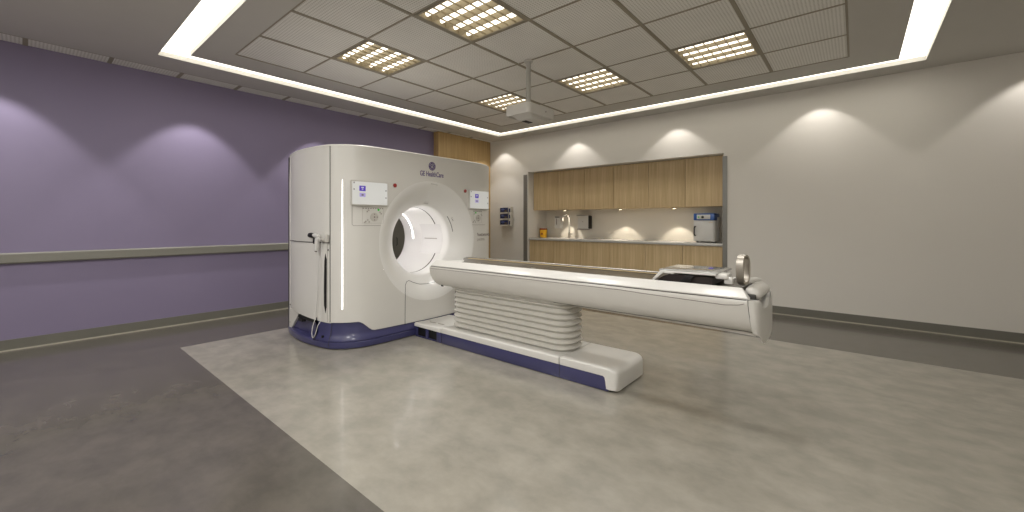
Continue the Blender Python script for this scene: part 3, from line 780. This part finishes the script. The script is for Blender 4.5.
# padded end grip and small lever
b = MB(); rings = []
ya, yb = TC - .175, TC + .225
for k in range(25):
    t_ = k / 24; y = ya + (yb - ya) * t_; f_ = max(.06, (1 - abs(2 * t_ - 1) ** 14)) ** .5
    rings.append([Vector((-.490 + .046 * cos(a) * f_, y, .830 + (.037 * sin(a) - .012 * cos(a)) * f_)) for a in [2 * pi * q / 20 for q in range(20)]])
b.loft(rings)
b.build('end_grip', M['white2'], T, smooth=60)
b = MB(); b.tube([(-.60, TC + .02, .868), (-.575, TC + .015, .888), (-.54, TC + .02, .885), (-.51, TC + .06, .893), (-.49, TC + .10, .888)], [.012, .018, .020, .016, .010], 12); b.build('release_lever', M['white2'], T)
b = MB(); b.box(-.545, -.47, TC - .215, TC + .215, .78, .828, .006); b.build('grip_socket', M['seam'], T)

# ---- steel ring handle standing at the foot end
RG = thing('ring_handle', 'upright brushed-steel oval ring at the outer end of the patient table', 'handle', (-.585, 2.95, .868))
b = MB(); rings = []
cx, cy, cz = -.552, 2.955, .9695; yaw = radians(77)
ux = Vector((cos(yaw), sin(yaw), 0)); nx = Vector((sin(yaw), -cos(yaw), 0))   # ring plane: ux & z ; band width along nx
for k in range(56):
    a = 2 * pi * k / 56; cc, ss = cos(a), sin(a)
    e = lambda v, p_: (abs(v) ** p_) * (1 if v >= 0 else -1)
    ex, ez = e(cc, .82), e(ss, .82)
    def q(rx, rz, w_): return Vector((cx, cy, cz)) + ux * rx * ex + Vector((0, 0, rz * ez)) + nx * w_
    rings.append([q(.050, .094, .023), q(.053, .097, .020), q(.053, .097, -.020), q(.050, .094, -.023), q(.042, .086, -.023), q(.039, .083, -.020), q(.039, .083, .020), q(.042, .086, .023)])
rings.append(rings[0]); b.loft(rings, cap=False); b.build('ring', M['chrome'], RG, smooth=40)
b = MB(); b.box(-.59, -.545, 2.925, 2.985, .8705, .8735, .001); b.build('foot_plate', M['steel'], RG)

# ---- head holder board resting over the foot end
HB = thing('head_holder', 'raised frosted board with dark foam cradle and white struts lying on the table', 'head holder', (-.84, TC, .865))
b = MB(); b.box(-1.06, -.68, TC - .20, TC + .19, .932, .946, .004); bo = b.build('board', M['board'], HB)
b = MB(); b.box(-.80, -.775, TC + .05, TC + .10, .9462, .9470); b.build('board_label', M['icon'], bo, smooth=0)
b = MB(); b.box(-1.05, -.69, TC - .205, TC - .196, .926, .938, .002); b.build('board_edge', M['white'], bo)
for y in (TC - .20, TC + .18):
    b = MB(); b.prism([(-1.11, .866), (-1.085, .866), (-1.025, .929), (-.70, .929), (-.70, .935), (-1.05, .936)], 'y', y - .006, y + .012, .003); b.build('strut', M['white'], HB)
b = MB(); rings = []
for x_, s_ in ((-1.085, 0.02), (-1.04, .6), (-1.0, 1), (-.90, 1), (-.72, .95)):
    ring = []
    for k in range(9):
        u = -1 + 2 * k / 8; ring.append(Vector((x_, TC + u * .17, .866 + .046 * s_ * (.55 + .45 * u * u))))
    rings.append(ring + [Vector((p.x, p.y, .860)) for p in ring[::-1]])
b.loft(rings); b.build('foam_cradle', M['padin'], HB)
b = MB(); b.prism([(-.925, .868), (-.86, .868), (-.82, .917), (-.875, .919)], 'y', TC - .192, TC - .178, .002); b.build('strap', M['black'], HB)
b = MB(); b.box(-.70, -.625, TC - .19, TC - .06, .905, .940, .012); b.box(-.650, -.600, TC - .17, TC - .13, .875, .922, .008); b.build('clamp_block', M['white'], HB)

# ------------------------------------------------------------------ niche cabinets
YU = 6.906; ZU = 1.518
US = [-5.203, -4.57, -3.975, -3.38, -2.735, -2.125, -1.518]
uplab = ['oak wall cabinet over the yellow bin, leftmost of the upper row', 'oak wall cabinet above the gooseneck tap', 'oak wall cabinet just right of the one above the tap, third from left', 'oak wall cabinet third from the right in the upper row', 'oak wall cabinet second from the right in the upper row', 'oak wall cabinet above the blue-topped oven, rightmost of the upper row']
lolab = ['oak base cabinet under the yellow bin, leftmost of the lower row', 'oak base cabinet below the gooseneck tap', 'oak base cabinet below the paper towel dispenser side, third from left', 'oak base cabinet third from the right in the lower row', 'oak base cabinet second from the right in the lower row', 'oak base cabinet under the blue-topped oven, rightmost of the lower row']
for i in range(6):
    a, c_ = US[i], US[i + 1]
    U = thing('wall_cabinet', uplab[i], 'cabinet', ((a + c_) / 2, YU, ZU), 'oak wall cabinets')
    b = MB(); b.box(a + .001, c_ - .001, YU + .0185, NY - .002, ZU + .004, NZ - .002); b.build('body', M['oak'], U, smooth=0)
    b = MB(); b.box(a + .003, c_ - .003, YU, YU + .018, ZU, NZ - .02, .001, 1); b.build('door', M['oak'], U, smooth=0)
YLo = 6.765; ZC0, ZC1 = .905, .945
for i in range(6):
    a, c_ = US[i], US[i + 1]
    U = thing('base_cabinet', lolab[i], 'cabinet', ((a + c_) / 2, YLo, 0), 'oak base cabinets')
    b = MB(); b.box(a + .001, c_ - .001, YLo + .02, NY - .002, .1, ZC0 - .001); b.build('body', M['oak'], U, smooth=0)
    b = MB(); b.box(a + .003, c_ - .003, YLo, YLo + .018, .105, ZC0 - .006, .001, 1); b.build('door', M['oak'], U, smooth=0)
    b = MB(); b.box(a, c_, YLo + .05, YLo + .07, 0, .1); b.build('toe_kick', M['base'], U, smooth=0)
b = MB(); b.box(NX0 + .001, NX1 - .001, YB + .022, NY - .001, ZC0, ZC1, .003)
tag(b.build('worktop', M['worktop']), 'thin pale grey worktop running the length of the oak niche', 'worktop', loc=(-3.36, 7.05, ZC0))
# under-cabinet pucks
pl = ['round light under the oak wall cabinets above the tap', 'round light under the oak wall cabinets, middle of the three', 'round light under the oak wall cabinets nearest the blue-topped oven']
for k, x_ in enumerate((-4.56, -3.35, -2.37)):
    U = thing('puck_light', pl[k], 'light', (x_, 7.12, ZU), 'round lights under the wall cabinets')
    b = MB(); b.cyl((x_, 7.12, ZU + .003), (x_, 7.12, ZU - .012), .032, 24); b.build('rim', M['steel'], U)
    b = MB(); b.cyl((x_, 7.12, ZU - .0115), (x_, 7.12, ZU - .0145), .024, 20); b.build('lens', M['puck'], U)
# tap
F = thing('tap', 'chrome gooseneck tap standing on the worktop in front of the soap dispenser', 'tap', (-4.56, 7.22, ZC1))
fx, fy = -4.515, 7.22
pts = [(fx, fy, ZC1 + .01), (fx, fy, 1.33)]
for k in range(0, 13):
    a = pi * k / 12; pts.append((fx - .075 + .075 * cos(a), fy - .02 * k / 12, 1.34 + .085 * sin(a)))
pts += [(fx - .15, fy - .02, 1.29)]
b = MB(); b.tube(pts, .017, 14); b.build('spout', M['tapm'], F)
b = MB(); b.cyl((fx, fy, ZC1), (fx, fy, ZC1 + .10), .024, 20, bev=.003); b.build('tap_body', M['chrome'], F)
b = MB(); b.tube([(fx + .015, fy, ZC1 + .08), (fx + .08, fy - .01, ZC1 + .085)], [.009, .007], 10); b.build('handle', M['steel'], F)
b = MB(); b.cyl((fx - .15, fy - .02, 1.295), (fx - .15, fy - .02, 1.265), .020, 16); b.build('aerator', M['chrome'], F)
# soap dispenser
F = thing('soap_dispenser', 'white wall soap dispenser behind the gooseneck tap', 'soap dispenser', (-4.85, NY, 1.26))
b = MB(); rloft(b, [(-4.92, -4.77, NY - .09, NY - .001, 1.14), (-4.92, -4.77, NY - .11, NY - .001, 1.17), (-4.92, -4.77, NY - .11, NY - .001, 1.36), (-4.92, -4.77, NY - .10, NY - .001, 1.40)], .012); b.build('body', M['offwhite'], F)
b = MB(); b.box(-4.90, -4.79, NY - .118, NY - .108, 1.36, 1.39, .003); b.build('lever', M['steel'], F)
b = MB(); b.box(-4.875, -4.855, NY - .114, NY - .109, 1.22, 1.35, .002); b.build('sight_window', M['inkgrey'], F)
# towel dispenser
F = thing('towel_dispenser', 'square white and grey paper towel dispenser on the niche wall right of the tap', 'towel dispenser', (-4.2, NY, 1.26))
b = MB(); b.box(-4.345, -4.095, NY - .13, NY - .001, 1.135, 1.405, .018); b.build('body', M['offwhite'], F)
b = MB(); b.box(-4.098, -4.078, NY - .128, NY - .001, 1.14, 1.40, .010); b.build('side_panel', M['joint'], F)
b = MB(); b.box(-4.36, -4.12, NY - .125, NY - .02, 1.120, 1.138, .004); b.build('outlet', M['inkgrey'], F)
b = MB(); b.box(-4.37, -4.11, NY - .13, NY - .005, 1.403, 1.412, .003); b.build('top_edge', M['steel'], F)
b = MB(); b.cyl((-4.22, NY - .128, 1.28), (-4.22, NY - .134, 1.28), .008, 12); b.build('lock', M['inkgrey'], F)
# yellow sharps bin
F = thing('sharps_bin', 'yellow sharps container with a dark red lid on the left end of the worktop', 'bin', (-5.09, 7.1, ZC1))
b = MB(); b.cyl((-5.085, 7.1, ZC1 + .001), (-5.085, 7.1, ZC1 + .165), .072, 28, r2=.08, bev=.006); b.build('body', M['yellow'], F)
b = MB(); b.cyl((-5.085, 7.1, ZC1 + .162), (-5.085, 7.1, ZC1 + .195), .084, 28, r2=.078, bev=.006); b.build('lid', M['redlid'], F)
b = MB(); b.box(-5.09, -5.05, 7.017, 7.03, ZC1 + .06, ZC1 + .10, .002); b.build('sticker', M['redlid'], F)
# blue topped oven
ox0, ox1, oy0, oy1 = -2.005, -1.695, 6.945, 7.26
F = thing('benchtop_oven', 'white benchtop oven with a blue control panel on the right end of the worktop', 'oven', ((ox0 + ox1) / 2, 7.1, ZC1))
b = MB(); b.box(ox0, ox1, oy0 + .012, oy1, ZC1 + .018, 1.30, .008); b.build('body', M['offwhite'], F)
b = MB(); b.box(ox0 + .004, ox1 - .014, oy0 - .012, oy0 + .014, ZC1 + .03, 1.292, .007); dr = b.build('door', M['offwhite'], F)
b = MB(); b.box(ox0, ox1, oy0 - .004, oy1, 1.302, 1.412, .008); cpn = b.build('control_panel', M['bluetop'], F)
b = MB(); b.box(ox0 + .05, ox1 - .06, oy0 - .008, oy0 - .003, 1.318, 1.392, .001); cpf = b.build('control_plate', M['offwhite'], cpn)
b = MB(); b.cyl((ox0 + .14, oy0 - .006, 1.352), (ox0 + .14, oy0 - .026, 1.352), .019, 18, bev=.003); b.build('knob', M['joint'], cpn)
b = MB(); b.cyl((ox0 + .078, oy0 - .006, 1.352), (ox0 + .078, oy0 - .012, 1.352), .011, 14); b.build('switch', M['green'], cpn)
b = MB(); b.tube([(ox0 + .035, oy0 - .012, 1.20), (ox0 + .022, oy0 - .03, 1.20), (ox0 + .018, oy0 - .034, 1.17), (ox0 + .018, oy0 - .034, 1.09), (ox0 + .022, oy0 - .03, 1.06), (ox0 + .035, oy0 - .012, 1.06)], .0095, 10); b.build('door_handle', M['black'], dr)
b = MB(); b.box(ox1 - .075, ox1 - .06, oy0 - .014, oy0 - .011, 1.262, 1.274); b.box(ox1 - .05, ox1 - .025, oy0 - .014, oy0 - .011, 1.266, 1.272); b.build('badge', M['strap'], dr, smooth=0)
for x_ in (ox0 + .05, ox1 - .05):
    for y_ in (oy0 + .04, oy1 - .04):
        b = MB(); b.cyl((x_, y_, ZC1 + .0005), (x_, y_, ZC1 + .022), .014, 14); b.build('foot', M['black'], F)
b = MB(); b.box(ox1 + .003, ox1 + .012, 7.1, 7.2, 1.02, 1.35, .003); b.build('side_slab', M['offwhite'], F)  # pale upright slab beside the oven
# glove box holder on the back wall
F = thing('glove_holder', 'pale three-tier wall holder between the scanner and the oak niche', 'holder', (-5.80, YB, 1.40))
gx0, gx1 = -5.90, -5.66
b = MB(); b.box(gx0, gx1, YB - .008, YB - .001, 1.19, 1.60); b.build('back_plate', M['acryl'], F)
b = MB(); b.box(gx1 + .004, gx1 + .055, YB - .09, YB - .001, 1.18, 1.60, .004); sp_ = b.build('side_column', M['acryl'], F)
for z_ in (1.22, 1.353, 1.486):
    b = MB(); b.box(gx1 + .012, gx1 + .048, YB - .093, YB - .089, z_, z_ + .075); b.build('side_label', M['navy'], sp_, smooth=0)
for z_ in (1.20, 1.333, 1.466):
    b = MB(); b.box(gx0, gx1, YB - .1, YB - .006, z_ - .008, z_ - .002, .001, 1); b.box(gx0, gx1, YB - .104, YB - .100, z_ - .008, z_ + .018); b.box(gx0, gx0 + .004, YB - .1, YB - .006, z_, z_ + .11); b.box(gx1 - .004, gx1, YB - .1, YB - .006, z_, z_ + .11)
    b.build('tray', M['acryl'], F, smooth=0)
for k, (z_, pos) in enumerate(((1.20, 'bottom'), (1.333, 'middle'), (1.466, 'top'))):
    Gb = thing('glove_box', 'blue box of disposable gloves in the %s tier of the wall holder' % pos, 'glove box', (-5.80, YB - .05, z_), 'glove boxes in the wall holder')
    b = MB(); b.box(gx0 + .008, gx1 - .008, YB - .097, YB - .009, z_, z_ + .112, .002, 1); bx_ = b.build('carton', M['navy'], Gb)
    b = MB(); rings = []
    for q_ in range(7):
        t_ = q_ / 6; rr_q = sin(pi * (.04 + .92 * t_)); rings.append([Vector((gx0 + .03 + .11 * t_, YB - .098 + .0 + .012 * -abs(cos(a)) * rr_q, z_ + .072 + .028 * sin(a) * rr_q)) for a in [2 * pi * u / 12 for u in range(12)]])
    b.loft(rings); b.build('glove_tuft', M['glove'], Gb)
    b = MB(); b.box(gx1 - .11, gx1 - .035, YB - .0985, YB - .0968, z_ + .012, z_ + .07); b.build('printed_panel', M['cardgrey'], bx_, smooth=0)
# dark grey locker seen through the bore
F = thing('locker', 'dark grey cabinet behind the scanner, seen only through its bore', 'cabinet', (-6.2, 4.5, 0))
b = MB(); b.box(-6.36, -6.0, 3.85, 5.2, .05, 1.95, .004); b.build('body', M['locker'], F)
b = MB(); b.box(-6.34, -6.03, 3.87, 5.18, 0, .05); b.build('plinth', M['black'], F)
for ya, yb in ((3.86, 4.02), (4.025, 5.19)):
    b = MB(); b.box(-5.999, -5.984, ya, yb, .07, 1.93, .002); dd = b.build('door', M['locker'], F)
    b = MB(); b.tube([(-5.985, ya + .05, .88), (-5.96, ya + .05, .89), (-5.96, ya + .05, 1.0), (-5.985, ya + .05, 1.01)], .006, 8); b.build('door_handle', M['black'], dd)

# ------------------------------------------------------------------ lamps
WARM = (1, .95, .89)
def spot(loc, power, size, blend, col=WARM, r=.03):
    l = bpy.data.lights.new('downlight_beam', 'SPOT'); l.energy = power; l.spot_size = radians(size); l.spot_blend = blend; l.color = col; l.shadow_soft_size = r
    o = bpy.data.objects.new('downlight_beam', l); COL.objects.link(o); o.location = loc; return o
for y in (-.2, 1.36, 2.95, 4.6, 6.1): spot((XL + (.44 if y < 5.3 else .62), y, H - .01), 70 if y < 5.3 else 28, 82, .32, (1, .97, .94))
for x in (-5.84, -4.02, -2.19, -.36, 1.45): spot((x, YB - .28, H - .01), 20, 95, .3)
for x in (-4.56, -3.35, -2.37): spot((x, 7.12, ZU - .02), 15, 84, .3, (1, .90, .74), .01)
for c_ in cells: spot((c_[0], c_[1], H - .012), 62, 116, .7, (1, .98, .95), .2)
# unseen fill lamps added behind the camera to brighten the room
for x in (-3.6, -1.2, 1.):
    l = bpy.data.lights.new('rear_fill_lamp', 'AREA'); l.shape = 'SQUARE'; l.size = .6; l.energy = 54; l.color = (1, .985, .96)
    o = bpy.data.objects.new('rear_fill_lamp', l); COL.objects.link(o); o.location = (x, -.7, H - .005)
w = bpy.data.worlds.new('world'); S.world = w; w.use_nodes = True
w.node_tree.nodes['Background'].inputs[0].default_value = (.8, .78, .74, 1); w.node_tree.nodes['Background'].inputs[1].default_value = .05

# ------------------------------------------------------------------ camera
cam = bpy.data.cameras.new('camera'); co = bpy.data.objects.new('camera', cam); COL.objects.link(co)
co.location = (0, 0, 1.274); co.rotation_euler = (radians(90), 0, .698)
cam.sensor_fit = 'HORIZONTAL'; cam.sensor_width = 36; cam.lens = 36 * 410 / 1024
cam.shift_y = -(256 - 222) / 1024; cam.clip_start = .02
S.camera = co
S.view_settings.view_transform = 'Standard'; S.view_settings.look = 'None'; S.view_settings.gamma = 1; S.view_settings.use_curve_mapping = False
S.view_settings.exposure = -0.06
